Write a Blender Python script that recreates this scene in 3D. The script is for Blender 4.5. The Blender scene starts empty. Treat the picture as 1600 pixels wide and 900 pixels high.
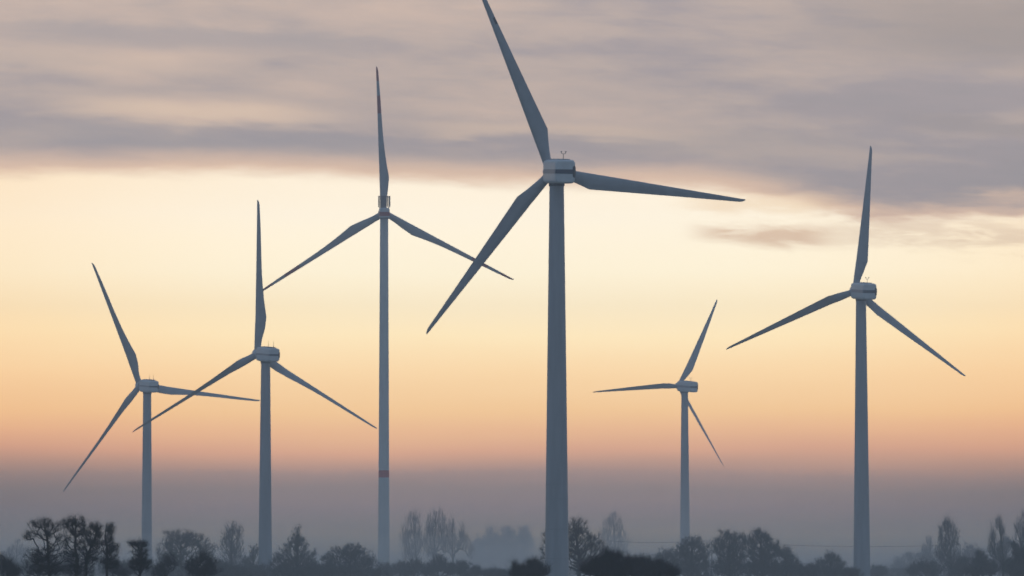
import bpy, math, random
import numpy as np
from mathutils import Matrix, Vector

# ------------------------------------------------------------------ camera
SC = bpy.context.scene
COL = SC.collection
F = 8889.0            # focal length in pixels of a 1600 px wide picture (200 mm lens)
YH = 902.0            # row of the horizon
CAM_Z = 3.0
PITCH = math.atan((YH - 450.0) / F)
R = math.radians
cam_d = bpy.data.cameras.new('camera')
cam_d.lens = 200.0
cam_d.sensor_width = 36.0
cam_d.clip_start = 1.0
cam_d.clip_end = 30000.0
cam = bpy.data.objects.new('camera', cam_d)
cam.location = (0, 0, CAM_Z)
cam.rotation_euler = (math.pi / 2 + PITCH, 0, 0)
COL.objects.link(cam)
SC.camera = cam

# ------------------------------------------------------------------ world
SUN_EL, SUN_AZ = 2.0, 6.0     # degrees; azimuth to the right of the view
world = bpy.data.worlds.new('World')
SC.world = world
world.use_nodes = True
nt = world.node_tree
nt.nodes.clear()


class NB:
    """tiny helper for node trees"""
    def __init__(s, t): s.t = t
    def n(s, typ, **kw):
        x = s.t.nodes.new(typ)
        for k, v in kw.items(): setattr(x, k, v)
        return x
    def put(s, sock, v):
        if isinstance(v, bpy.types.NodeSocket): s.t.links.new(v, sock)
        else: sock.default_value = v
    def m(s, op, a, b=0.0, c=0.0, clamp=False):
        x = s.n('ShaderNodeMath', operation=op); x.use_clamp = clamp
        s.put(x.inputs[0], a); s.put(x.inputs[1], b)
        if op in ('MULTIPLY_ADD', 'SMOOTH_MIN'): s.put(x.inputs[2], c)
        return x.outputs[0]
    def mr(s, v, a, b, c=0.0, d=1.0, smooth=True):
        x = s.n('ShaderNodeMapRange', interpolation_type='SMOOTHSTEP' if smooth else 'LINEAR')
        s.put(x.inputs[0], v)
        for i, q in enumerate((a, b, c, d)): x.inputs[i + 1].default_value = q
        return x.outputs[0]
    def mix(s, f, a, b, mode='MIX'):
        x = s.n('ShaderNodeMix', data_type='RGBA', blend_type=mode)
        s.put(x.inputs[0], f); s.put(x.inputs[6], a); s.put(x.inputs[7], b)
        return x.outputs[2]
    def vec(s, a, b, c):
        x = s.n('ShaderNodeCombineXYZ')
        s.put(x.inputs[0], a); s.put(x.inputs[1], b); s.put(x.inputs[2], c)
        return x.outputs[0]
    def noise(s, v, scale, detail=3.0, rough=0.5, dist=0.0):
        x = s.n('ShaderNodeTexNoise')
        s.put(x.inputs['Vector'], v)
        x.inputs['Scale'].default_value = scale
        x.inputs['Detail'].default_value = detail
        x.inputs['Roughness'].default_value = rough
        x.inputs['Distortion'].default_value = dist
        return x.outputs[0]
    def ramp(s, f, stops):
        x = s.n('ShaderNodeValToRGB')
        s.put(x.inputs[0], f)
        e = x.color_ramp.elements
        while len(e) < len(stops): e.new(0.5)
        for q, (p, c) in zip(e, stops):
            q.position = p; q.color = (*c, 1)
        return x.outputs[0]


def lin(r, g, b):
    return tuple((v / 255 / 12.92) if v / 255 <= 0.04045 else ((v / 255 + 0.055) / 1.055) ** 2.4 for v in (r, g, b))


w = NB(nt)
tc = w.n('ShaderNodeTexCoord')
sx = w.n('ShaderNodeSeparateXYZ')
w.put(sx.inputs[0], tc.outputs['Generated'])
X, Y, Z = sx.outputs
az = w.m('ARCTAN2', X, Y)

# the air: density, extent and the brightness it takes on; the sky behind is set so
# that it reads right once seen through this much air
HAZE_D, HAZE_TOP, HAZE_END = 0.00030, 180.0, 3700.0
MISTS = [(36.0, 1740, 0.0003), (26.0, 1690, 0.0005), (16.0, 1600, 0.0009)]
AIR = (0.153, 0.172, 0.212)
KR = 5.0


def behind_air(y, c):
    e = max((YH - y) / F, 0.0002)
    tau = HAZE_D * min(HAZE_END, (HAZE_TOP - CAM_Z) / e)
    for (zt_, y0_, d_) in MISTS:
        ye = min(HAZE_END - 60, (zt_ - CAM_Z) / e)
        tau += d_ * max(0.0, ye - y0_)
    T = math.exp(-tau)
    return tuple(max(0.012, (q - a * (1 - T)) / T) / KR for q, a in zip(lin(*c), AIR))

EMAX = 0.1075          # elevation (rad) that the sunset gradient spans


def st(y, c):   # gradient stop from a height in the picture
    return (max((YH - y) / F / EMAX, 0.0), behind_air(y, c))


grad = [
    st(902, (106, 112, 122)), st(862, (116, 119, 127)), st(830, (123, 122, 128)), st(800, (131, 125, 131)), st(765, (140, 130, 132)),
    st(740, (159, 139, 136)), st(720, (188, 153, 139)), st(700, (213, 166, 142)), st(670, (231, 184, 147)), st(640, (241, 199, 152)),
    st(580, (250, 216, 170)), st(520, (254, 231, 189)), st(420, (255, 242, 214)), st(335, (255, 243, 222)),
    st(250, (254, 238, 214)), st(0, (235, 208, 186))]
gscale = w.m('DIVIDE', Z, EMAX)
# gentle waviness so that the bands are not ruled lines
wob = w.noise(w.vec(w.m('MULTIPLY', az, 9.0), w.m('MULTIPLY', Z, 70.0), 1.3), 1.0, 3.0)
gs = w.m('MULTIPLY_ADD', w.m('SUBTRACT', wob, 0.5), 0.05, gscale)
clear = w.ramp(gs, grad)
# side fall-off of the glow
side = w.m('ABSOLUTE', w.m('SUBTRACT', az, 0.005))
glow_dim = w.mr(side, 0.03, 0.13, 0.0, 1.0)
warm = w.mr(Z, 0.022, 0.045, 0.0, 1.0)
clear = w.mix(w.m('MULTIPLY', glow_dim, 0.8), clear, w.mix(1.0, clear, (0.99, 0.83, 0.62, 1), 'MULTIPLY'))
clear = w.mix(w.m('MULTIPLY', w.m('MULTIPLY', glow_dim, w.mr(Z, 0.012, 0.026, 1.0, 0.0)), 0.9), clear, w.mix(1.0, clear, (0.55, 0.60, 0.62, 1), 'MULTIPLY'))

def dk(r, g, b, y=170): return behind_air(y, (r, g, b))


# cloud deck: streaky noise
cu = w.m('MULTIPLY', az, 16.0)
tilt = w.m('MULTIPLY_ADD', az, 0.045, Z)
cv = w.m('MULTIPLY', tilt, 150.0)
n_big = w.noise(w.vec(w.m('MULTIPLY', cu, 0.8), w.m('MULTIPLY', cv, 0.55), 7.7), 1.0, 2.5, 0.5, 0.2)
n_mid = w.noise(w.vec(w.m('MULTIPLY', cu, 2.4), w.m('MULTIPLY', cv, 1.2), 3.1), 1.0, 4.0, 0.55, 0.3)
n_fine = w.noise(w.vec(w.m('MULTIPLY', cu, 5.0), w.m('MULTIPLY', cv, 3.4), 9.4), 1.0, 7.0, 0.68, 0.5)
cl = w.m('ADD', w.m('ADD', w.m('MULTIPLY', n_big, 0.55), w.m('MULTIPLY', n_mid, 0.30)), w.m('MULTIPLY', n_fine, 0.15))
deck = w.ramp(cl, [(0.33, dk(156, 151, 154)), (0.46, dk(165, 156, 158)), (0.54, dk(181, 167, 162)), (0.66, dk(198, 178, 167)), (0.78, dk(210, 188, 172))])


def band(y, h, x0, x1, soft):          # soft horizontal band in the deck, (x0..x1) in the picture
    zc = (YH - y) / F + 0.045 * ((max(x0, 0) + min(x1, 1600)) / 2 - 800) / F; hh = h / F
    d = w.m('ABSOLUTE', w.m('SUBTRACT', w.m('MULTIPLY_ADD', w.m('SUBTRACT', n_mid, 0.5), 0.006, tilt), zc))
    v = w.mr(d, hh * 0.15, hh, 1.0, 0.0)
    a0 = (x0 - 800) / F; a1 = (x1 - 800) / F; s_ = soft / F
    l = w.mr(az, a0 - s_, a0 + s_, 0.0, 1.0)
    r_ = w.mr(az, a1 - s_, a1 + s_, 1.0, 0.0)
    return w.m('MULTIPLY', v, w.m('MULTIPLY', l, r_))


deck = w.mix(w.m('MULTIPLY', band(176, 30, 130, 520, 140), 0.8), deck, (*dk(219, 194, 174), 1))
deck = w.mix(w.m('MULTIPLY', band(100, 26, -200, 330, 120), 0.35), deck, (*dk(196, 178, 166), 1))
deck = w.mix(w.m('MULTIPLY', band(222, 28, 40, 620, 120), 0.6), deck, (*dk(158, 153, 157), 1))
deck = w.mix(w.m('MULTIPLY', band(62, 26, 60, 560, 120), 0.6), deck, (*dk(158, 153, 157), 1))
deck = w.mix(w.m('MULTIPLY', band(226, 34, 930, 1330, 140), 0.3), deck, (*dk(160, 154, 155), 1))
deck = w.mix(w.m('MULTIPLY', band(195, 24, 1400, 1900, 120), 0.65), deck, (*dk(156, 149, 151), 1))
deck = w.mix(w.m('MULTIPLY', band(205, 20, 640, 1050, 120), 0.6), deck, (*dk(206, 184, 168), 1))
deck = w.mix(w.m('MULTIPLY', band(40, 95, 1330, 2200, 220), 0.7), deck, (*dk(152, 145, 145), 1))
# the lower rim of the deck: level at the left, sinking and fraying towards the right
n_wisp = w.noise(w.vec(w.m('MULTIPLY', az, 75.0), w.m('MULTIPLY', tilt, 420.0), 4.4), 1.0, 6.0, 0.62, 0.4)
right = w.mr(az, 0.030, 0.068)
edge0 = (YH - 278.0) / F
amp = w.m('MULTIPLY_ADD', right, 0.006, 0.0028)
edge_w = w.m('ADD', w.m('MULTIPLY', w.m('SUBTRACT', n_mid, 0.5), amp), w.m('MULTIPLY', w.m('SUBTRACT', n_wisp, 0.5), w.m('MULTIPLY_ADD', right, 0.0035, 0.0022)))
drop = w.m('MULTIPLY_ADD', w.mr(az, -0.055, 0.015), -20.0 / F, w.m('MULTIPLY', right, -52.0 / F))
dist = w.m('SUBTRACT', w.m('ADD', Z, edge_w), w.m('ADD', drop, edge0))
cloud_f = w.mr(dist, -0.0010, 0.0024)
rim_f = w.m('MULTIPLY', w.mr(dist, -0.0030, 0.0012), w.mr(dist, 0.0010, 0.0062, 1.0, 0.0))
deck = w.mix(w.m('MULTIPLY', rim_f, 0.8), deck, (*dk(238, 203, 176), 1))
# ragged opening under the rim at the right, and loose wisps below it
gap = w.m('MULTIPLY', band(326, 30, 1150, 1262, 40), w.mr(n_wisp, 0.36, 0.56))
cloud_f = w.m('MULTIPLY', cloud_f, w.m('SUBTRACT', 1.0, w.m('MULTIPLY', gap, 0.9)))
loose = w.m('MULTIPLY', band(366, 26, 1100, 1290, 45), w.mr(n_wisp, 0.26, 0.52))
loose2 = w.m('MULTIPLY', band(372, 34, 1300, 2200, 90), w.mr(n_wisp, 0.32, 0.58))
glowp = w.m('MULTIPLY', band(318, 26, 1080, 1290, 60), w.mr(n_wisp, 0.28, 0.55))
loose3 = w.m('MULTIPLY', band(408, 16, 1490, 2200, 60), w.mr(n_wisp, 0.40, 0.62))
sky = w.mix(cloud_f, clear, deck)
sky = w.mix(w.m('MULTIPLY', glowp, 0.55), sky, (*dk(250, 218, 180), 1))
sky = w.mix(w.m('MULTIPLY', loose, 0.8), sky, (*dk(228, 192, 162), 1))
sky = w.mix(w.m('MULTIPLY', loose2, 0.55), sky, (*dk(226, 196, 170), 1))
sky = w.mix(w.m('MULTIPLY', loose3, 0.5), sky, (*dk(232, 200, 166), 1))
# the glow only fills the sunset side; everywhere else the plain dusk sky
front = w.mr(Y, 0.45, 0.97)
low = w.mr(Z, 0.12, 0.35, 1.0, 0.0)
mask = w.m('MULTIPLY', front, low)
nish = w.n('ShaderNodeTexSky', sky_type='NISHITA')
nish.sun_disc = False
nish.sun_elevation = R(SUN_EL)
nish.sun_rotation = R(SUN_AZ)
nish.air_density = 1.2
nish.dust_density = 2.0
nish.ozone_density = 1.5
DUSK = 1.0
dusk = w.mix(1.0, nish.outputs[0], (DUSK, DUSK, DUSK, 1), 'MULTIPLY')
dusk = w.mix(0.55, dusk, (1.45, 1.75, 2.3, 1))
dusk = w.mix(1.0, dusk, (2.0, 2.33, 2.65, 1), 'MULTIPLY')
sky10 = w.n('ShaderNodeVectorMath', operation='SCALE')
w.put(sky10.inputs[0], sky); sky10.inputs['Scale'].default_value = 10.0 * KR
bg = w.n('ShaderNodeBackground')
w.put(bg.inputs[0], w.mix(mask, dusk, sky10.outputs[0]))
bg.inputs[1].default_value = 0.1
out = w.n('ShaderNodeOutputWorld')
nt.links.new(bg.outputs[0], out.inputs[0])

# ------------------------------------------------------------------ sun (veiled by the deck, in front of the camera)
sd = bpy.data.lights.new('sun', 'SUN')
sd.energy = 0.12
sd.angle = R(12)
sd.color = (1.0, 0.72, 0.45)
so = bpy.data.objects.new('sun', sd)
sdir = Vector((math.sin(R(SUN_AZ)) * math.cos(R(SUN_EL)), math.cos(R(SUN_AZ)) * math.cos(R(SUN_EL)), math.sin(R(SUN_EL))))
so.rotation_euler = sdir.to_track_quat('Z', 'Y').to_euler()
so.location = sdir * 100
COL.objects.link(so)

# ------------------------------------------------------------------ exposure
SC.view_settings.view_transform = 'Standard'
SC.view_settings.look = 'None'
SC.view_settings.exposure = 0.0
SC.view_settings.gamma = 1.0
SC.view_settings.use_curve_mapping = False
SC.render.engine = 'CYCLES'
SC.cycles.use_denoising = True
SC.cycles.max_bounces = 4
SC.cycles.diffuse_bounces = 2
SC.cycles.volume_bounces = 1
SC.cycles.filter_width = 1.6


# ------------------------------------------------------------------ helpers
def at(px, py, D):
    """point at depth D (along +Y) seen at pixel (px, py) of the 1600x900 picture"""
    u = (px - 800.0) / F; v = (450.0 - py) / F
    cp, sp = math.cos(PITCH), math.sin(PITCH)
    dy = cp - v * sp; dz = sp + v * cp
    k = D / dy
    return Vector((u * k, D, CAM_Z + dz * k))


def tag(o, label=None, cat=None, group=None, kind=None):
    if label: o['label'] = label
    if cat: o['category'] = cat
    if group: o['group'] = group
    if kind: o['kind'] = kind
    return o


def empty(name, loc, rz=0.0):
    o = bpy.data.objects.new(name, None)
    o.location = loc; o.rotation_euler = (0, 0, rz)
    o.empty_display_size = 1.0
    COL.objects.link(o)
    return o


def mesh_obj(name, V, Fc, mats, parent=None, smooth=False, mi=None):
    me = bpy.data.meshes.new(name)
    me.from_pydata(V if isinstance(V, list) else V.tolist(), [], Fc if isinstance(Fc, list) else Fc.tolist())
    for m_ in (mats if isinstance(mats, (list, tuple)) else [mats]): me.materials.append(m_)
    if smooth: me.polygons.foreach_set('use_smooth', [True] * len(me.polygons))
    if mi is not None: me.polygons.foreach_set('material_index', [int(q) for q in mi])
    me.update()
    o = bpy.data.objects.new(name, me)
    COL.objects.link(o)
    if parent is not None: o.parent = parent
    return o


def auto_smooth(o, ang=35):
    me = o.data
    me.set_sharp_from_angle(angle=R(ang))


def principled(name, col, rough=0.6, spec=0.3, var=0.12, scale=0.6, bump=0.0, col2=None, zstretch=1.0, vary=None):
    m = bpy.data.materials.new(name)
    m.use_nodes = True
    t = m.node_tree
    b = t.nodes['Principled BSDF']
    q = NB(t)
    c = q.n('ShaderNodeTexCoord')
    mp = q.n('ShaderNodeMapping')
    q.put(mp.inputs[0], c.outputs['Object'])
    mp.inputs['Scale'].default_value = (1, 1, zstretch)
    n = q.noise(mp.outputs[0], scale, 5.0, 0.6)
    c2 = col2 or tuple(max(v * (1 - var), 0) for v in col)
    cc = q.mix(q.mr(n, 0.32, 0.68), (*c2, 1), (*col, 1))
    q.put(b.inputs['Base Color'], cc)
    q.put(b.inputs['Roughness'], q.mr(n, 0.2, 0.8, rough - 0.08, rough + 0.08))
    b.inputs['Specular IOR Level'].default_value = spec
    if bump:
        bn = q.n('ShaderNodeBump'); bn.inputs['Strength'].default_value = bump
        q.put(bn.inputs['Height'], n); q.put(b.inputs['Normal'], bn.outputs[0])
    return m


M_tower = principled('tower_paint', (0.385, 0.405, 0.435), 0.5, 0.3, 0.22, 0.45, zstretch=0.12)
M_tower2 = principled('concrete_tower_paint', (0.66, 0.67, 0.66), 0.6, 0.25, 0.12, 0.5, zstretch=0.3)
M_blade = principled('blade_gelcoat', (0.36, 0.38, 0.41), 0.4, 0.4, 0.20, 0.35)
M_nac = principled('nacelle_paint', (0.66, 0.68, 0.70), 0.45, 0.4, 0.10, 0.8)
M_navy = principled('navy_stripe', (0.012, 0.025, 0.07), 0.45, 0.4, 0.2, 0.8)
M_sidestripe = principled('grey_stripe', (0.34, 0.33, 0.36), 0.5, 0.3, 0.2, 0.8)  # stripe along the nacelle sides is grey, lighter than the navy rear stripe
M_dark = principled('dark_metal', (0.03, 0.035, 0.045), 0.55, 0.3, 0.2, 1.5)
M_red = principled('signal_red', (0.34, 0.012, 0.02), 0.5, 0.3, 0.15, 0.7)
M_redpale = principled('red_tower_band', (0.62, 0.10, 0.09), 0.5, 0.3, 0.15, 0.7)
M_joint = principled('joint_ring', (0.34, 0.365, 0.385), 0.6, 0.3, 0.2, 1.0)
M_bark = principled('bark', (0.075, 0.065, 0.055), 0.9, 0.1, 0.4, 2.0)
M_twig = principled('frosted_twig', (0.135, 0.135, 0.135), 0.9, 0.1, 0.35, 1.2)
M_twig_dk = principled('dark_twig', (0.035, 0.036, 0.036), 0.9, 0.1, 0.35, 1.2)
M_leaf = principled('withered_leaf', (0.075, 0.072, 0.066), 0.8, 0.15, 0.45, 1.2)
M_leaf_ev = principled('evergreen_leaf', (0.030, 0.042, 0.040), 0.8, 0.15, 0.45, 1.2)
M_wood = principled('pole_wood', (0.10, 0.085, 0.07), 0.85, 0.15, 0.3, 2.0)
M_wire = principled('cable_metal', (0.05, 0.05, 0.055), 0.6, 0.3, 0.1, 1.0)

# ------------------------------------------------------------------ ground
gm = bpy.data.materials.new('frosty_meadow'); gm.use_nodes = True
q = NB(gm.node_tree); b = gm.node_tree.nodes['Principled BSDF']
c = q.n('ShaderNodeTexCoord')
n1 = q.noise(c.outputs['Object'], 0.006, 4.0, 0.6); n2 = q.noise(c.outputs['Object'], 0.6, 6.0, 0.7)
g1 = q.mix(q.mr(n1, 0.35, 0.65), (0.055, 0.075, 0.035, 1), (0.11, 0.10, 0.06, 1))
q.put(b.inputs['Base Color'], q.mix(q.mr(n2, 0.5, 0.75, 0.0, 0.6), g1, (0.22, 0.23, 0.23, 1)))
b.inputs['Roughness'].default_value = 0.95
bn = q.n('ShaderNodeBump'); bn.inputs['Strength'].default_value = 0.5
q.put(bn.inputs['Height'], n2); q.put(b.inputs['Normal'], bn.outputs[0])
GX, GY0, GY1 = 1700.0, -300.0, HAZE_END - 30
gv, gf = [], []
NX, NY = 50, 70
rg = random.Random(3)
for j in range(NY + 1):
    for i in range(NX + 1):
        x = -GX + 2 * GX * i / NX; y = GY0 + (GY1 - GY0) * j / NY
        gv.append((x, y, 0.25 * math.sin(x * 0.013 + 1) * math.cos(y * 0.009) - 0.25))
for j in range(NY):
    for i in range(NX):
        a = j * (NX + 1) + i
        gf.append((a, a + 1, a + NX + 2, a + NX + 1))
tag(mesh_obj('ground', gv, gf, gm, smooth=True), kind='structure')


# ------------------------------------------------------------------ lathe, box, tube helpers (lists of verts and faces)
class MB:
    def __init__(s): s.v = []; s.f = []; s.m = []
    def add(s, v, f, mi=0):
        o = len(s.v); s.v += [tuple(q) for q in v]
        for q in f: s.f.append(tuple(i + o for i in q)); s.m.append(mi)
    def box(s, c, d, mi=0):
        x, y, z = c; a, b_, e = (q / 2 for q in d)
        v = [(x + i * a, y + j * b_, z + k * e) for i in (-1, 1) for j in (-1, 1) for k in (-1, 1)]
        s.add(v, [(0, 1, 3, 2), (4, 6, 7, 5), (0, 4, 5, 1), (2, 3, 7, 6), (0, 2, 6, 4), (1, 5, 7, 3)], mi)
    def tube(s, p0, p1, r0, r1, n=8, mi=0):
        p0 = Vector(p0); p1 = Vector(p1); d = (p1 - p0).normalized()
        a = d.orthogonal().normalized(); b_ = d.cross(a)
        v = []
        for p, r in ((p0, r0), (p1, r1)):
            for i in range(n):
                t = 2 * math.pi * i / n
                v.append(p + a * (r * math.cos(t)) + b_ * (r * math.sin(t)))
        f = [(i, (i + 1) % n, n + (i + 1) % n, n + i) for i in range(n)] + [tuple(range(n))[::-1], tuple(range(n, 2 * n))]
        s.add(v, f, mi)
    def lathe(s, prof, n=40, axis='z', mi=0, mis=None):
        v = []
        for r, h in prof:
            for i in range(n):
                t = 2 * math.pi * i / n
                v.append((r * math.cos(t), r * math.sin(t), h) if axis == 'z' else (r * math.cos(t), h, r * math.sin(t)))
        o = len(s.v); s.v += v
        for j in range(len(prof) - 1):
            for i in range(n):
                k = (i + 1) % n
                s.f.append((o + j * n + i, o + j * n + k, o + (j + 1) * n + k, o + (j + 1) * n + i)); s.m.append(mis[j] if mis else mi)
        s.f.append(tuple(range(o, o + n))); s.m.append(mi)
        s.f.append(tuple(range(o + (len(prof) - 1) * n, o + len(prof) * n))); s.m.append(mi)
    def build(s, name, mats, parent=None, smooth=True, ang=35):
        o = mesh_obj(name, s.v, s.f, mats, parent, smooth, s.m)
        if smooth: auto_smooth(o, ang)
        return o


def rrect(w_, h_, r, n=6):
    pts = []
    for (cx, cz, a0) in ((w_ / 2 - r, h_ / 2 - r, 0), (-w_ / 2 + r, h_ / 2 - r, 90), (-w_ / 2 + r, -h_ / 2 + r, 180), (w_ / 2 - r, -h_ / 2 + r, 270)):
        for i in range(n + 1):
            a = R(a0 + 90 * i / n)
            pts.append((cx + r * math.cos(a), cz + r * math.sin(a)))
    return pts


# ------------------------------------------------------------------ wind turbine
def blade_mb(L, cm, peak, sharp, red=False, patch=False, root_d=1.8, pitch=5):
    # stations: r/L, chord, thickness ratio, leading edge x
    tip_c = (0.12 if sharp else 0.2) * cm
    st_ = []
    rs = [0.018, 0.045, 0.07, 0.10, 0.13, 0.16, peak - 0.012, peak, peak + 0.02, 0.26, 0.32, 0.38, 0.45, 0.52, 0.60, 0.68, 0.74, 0.765, 0.80, 0.85, 0.90, 0.94, 0.97, 0.988, 0.997, 1.0]
    rs = sorted(set(rs))
    for r in rs:
        if r <= 0.045: ch = root_d
        elif r < peak:
            t = (r - 0.045) / (peak - 0.045)
            t = t ** 1.35 if sharp else t * t * (3 - 2 * t)
            ch = root_d + (cm - root_d) * t
        else:
            t = (r - peak) / (1 - peak)
            if not sharp:
                ch = cm * ((1 - t) ** 1.15 * (1 - 0.25 * math.sin(math.pi * min(t * 1.2, 1)))) + tip_c * t
            else:
                ch = cm * (1 - t) ** 1.05 + tip_c * t * 1.6
            if r > 0.965: ch *= math.sqrt(max(0.0, 1 - ((r - 0.965) / 0.036) ** 2)) * 0.98 + 0.02
        ck = min(max((r - 0.04) / (peak - 0.04), 0), 1); ck = ck * ck * (3 - 2 * ck)
        th = 1.0 * (1 - ck) + ck * (0.30 - 0.14 * r)
        le = -root_d / 2 * (1 - r) - (0.05 * (1 - r))
        st_.append((r, ch, th, le, ck))
    n = 18
    mb = MB(); V = []
    for (r, ch, th, le, ck) in st_:
        tw = -R((pitch + 11 * (1 - r) ** 2) * ck)
        sweep = 0.0
        for i in range(n):
            a = 2 * math.pi * i / n
            xc = 0.5 - 0.5 * math.cos(a)             # 0 at leading edge, 1 at trailing edge
            circ = 0.5 * math.sin(a)
            foil = (0.5 * math.sin(a)) * (1.45 * (1 - xc) ** 0.75 + 0.08) if True else 0
            yy = circ * (1 - ck) + foil * ck
            x = le + sweep + ch * xc
            y = yy * ch * th
            ca, sa = math.cos(tw), math.sin(tw)
            V.append((x * ca - y * sa, x * sa + y * ca - 0.9 * (r ** 2) * -1.0, r * L))
    o = 0
    mb.v = V
    for j in range(len(st_) - 1):
        rm = (st_[j][0] + st_[j + 1][0]) / 2
        for i in range(n):
            k = (i + 1) % n
            mi = 0
            if red and (0.66 < rm < 0.80 or rm > 0.89): mi = 1
            if patch and 0.765 < rm < 0.80 and (i in (n // 2 - 3, n // 2 - 2, n // 2 - 4, n // 2 + 3, n // 2 + 2, n // 2 + 1)): mi = 1
            mb.f.append((j * n + i, j * n + k, (j + 1) * n + k, (j + 1) * n + i)); mb.m.append(mi)
    mb.f.append(tuple(range(n))); mb.m.append(0)
    mb.f.append(tuple(range((len(st_) - 1) * n, len(st_) * n))); mb.m.append(0)
    return mb


def turbine(label, hub_px, tower_px, Rpx, L, yaw, theta, W, H, Df, Dr, dia_top, dia_bot_at, model, group='wind turbines of the wind farm', pitch=5, cfac=None):
    D = F * (44.0 if model == 'slim' else 50.0 if model == 'red' else 40.0) / Rpx
    hub = at(hub_px[0], hub_px[1], D + 4.8)
    tw = at(tower_px, hub_px[1] + 10, D)
    oh = max(3.2, (tw.x - hub.x) / math.sin(R(yaw))) if yaw > 8 else 4.4
    oh = min(oh, 6.9)
    tiltd = 4.0
    root = empty('wind_turbine', (tw.x, D, 0), R(yaw))
    tag(root, label, 'wind turbine', group)
    nz = hub.z - oh * math.sin(R(tiltd))
    # tower ------------------------------------------------
    zt = nz - H / 2 - 0.25
    d1, y1, = dia_bot_at
    z1 = at(tower_px, y1, D).z
    slope = (d1 - dia_top) / (zt - z1)
    dia = lambda z: dia_top + slope * (zt - z)
    tb = MB()
    prof = []; mis = []
    seams = []
    if model == 'big': seams = [at(tower_px, y, D).z for y in (757, 780, 827, 873)] if Rpx > 300 else [zt * f_ for f_ in (0.12, 0.3)]
    zs = sorted(set([-1.0, 0.0, 0.6, 2.0] + [zt * k / 14 for k in range(1, 15)]))
    bands = []
    if model == 'red':
        z_a = at(tower_px, 746, D).z; z_b = at(tower_px, 735, D).z
        zs = sorted([z for z in zs if not (z_a - 1 < z < z_b + 1)] + [z_a, z_b])
    for z in zs:
        rr = dia(z) / 2
        prof.append((rr, z))
    for j in range(len(prof) - 1):
        zm = (prof[j][1] + prof[j + 1][1]) / 2
        mis.append(1 if (model == 'red' and z_a < zm < z_b) else 0)
    tb.lathe(prof, 48, mis=mis)
    tower = tb.build('tower', [M_tower2 if model == 'red' else M_tower, M_redpale], root)
    for z in seams:
        sb = MB(); r_ = dia(z) / 2
        sb.lathe([(r_ + 0.005, z - 0.07), (r_ + 0.03, z - 0.04), (r_ + 0.03, z + 0.04), (r_ + 0.005, z + 0.07)], 48)
        sb.build('joint_ring', [M_joint], tower)
    db = MB()
    db.box((0.0, -dia(1.5) / 2 - 0.02, 1.55), (1.0, 0.12, 2.1)); db.box((0.0, -dia(1.5) / 2 - 0.5, 0.25), (1.5, 1.0, 0.5))
    door = db.build('door', [M_joint], tower, smooth=False)
    # yaw collar
    yb = MB()
    yb.lathe([(dia_top / 2 + 0.03, zt - 0.35), (dia_top / 2 + 0.12, zt - 0.2), (dia_top / 2 + 0.16, zt + 0.3)], 40)
    yb.build('yaw_collar', [M_dark if model != 'red' else M_joint], root)
    # nacelle ------------------------------------------------
    rc = 0.16 * H if model == 'slim' else 0.15 * H
    stn = [(-Dr, 0.86, 0.82), (-Dr + 0.05, 0.90, 0.88), (-Dr + 0.18, 0.955, 0.94), (-Dr + 0.4, 0.985, 0.975), (-Dr + 0.8, 1, 0.99), (-Dr * 0.5, 1, 1), (0, 1, 1), (Df * 0.55, 0.99, 0.995), (Df * 0.85, 0.93, 0.95), (Df, 0.78, 0.84)]
    if model == 'slim': stn = [(y, a, b_ * (0.93 if y < -Dr * 0.7 else 1)) for (y, a, b_) in stn]
    base = rrect(W, H, rc)
    nb = MB(); npn = len(base)
    for (y, a, b_) in stn:
        for (x, z) in base:
            nb.v.append((x * a, y, z * b_))
    for j in range(len(stn) - 1):
        for i in range(npn):
            k = (i + 1) % npn
            nb.f.append((j * npn + i, j * npn + k, (j + 1) * npn + k, (j + 1) * npn + i)); nb.m.append(0)
    nb.f.append(tuple(range(npn))); nb.m.append(0)
    nb.f.append(tuple(range((len(stn) - 1) * npn, len(stn) * npn))); nb.m.append(0)
    nac = nb.build('nacelle', [M_nac], root, ang=40)
    nac.location = (0, 0, nz); nac.rotation_euler = (R(tiltd), 0, 0)
    # roof hatch
    hb = MB()
    hb.box((0, -Dr * 0.30, H / 2 + 0.06), (W * 0.62, Dr * 0.9, 0.2))
    hatch = hb.build('roof_hatch', [M_joint], nac, smooth=False)
    # stripes
    def ribbon(pts, z0, z1, th=0.05):
        m_ = MB()
        for (p, q_) in zip(pts[:-1], pts[1:]):
            p = Vector((*p, 0)); q_ = Vector((*q_, 0)); d = (q_ - p).normalized(); nn = Vector((d.y, -d.x, 0))
            v = []
            for base_, o_ in ((p, -th), (p, th), (q_, th), (q_, -th)):
                for z in (z0, z1): v.append((base_.x + nn.x * o_, base_.y + nn.y * o_, z))
            m_.add(v, [(0, 1, 3, 2), (2, 3, 5, 4), (4, 5, 7, 6), (6, 7, 1, 0), (0, 2, 4, 6), (1, 7, 5, 3)])
        return m_
    hw = W / 2
    if model != 'red':
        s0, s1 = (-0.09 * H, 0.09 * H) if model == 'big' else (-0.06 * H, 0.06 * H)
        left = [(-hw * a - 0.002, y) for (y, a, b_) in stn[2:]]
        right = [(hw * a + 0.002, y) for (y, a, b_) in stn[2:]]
        rear = [left[0]] + [(-hw * a, y) for (y, a, b_) in stn[1::-1]] + [(hw * a, y) for (y, a, b_) in stn[:2]] + [right[0]]
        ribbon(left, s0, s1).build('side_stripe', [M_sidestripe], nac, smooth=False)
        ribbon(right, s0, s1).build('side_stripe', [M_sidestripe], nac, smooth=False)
        ribbon(rear, s0, s1).build('rear_stripe', [M_navy], nac, smooth=False)
        # oval cooling outlet on the rear corner
        vb = MB()
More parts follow.
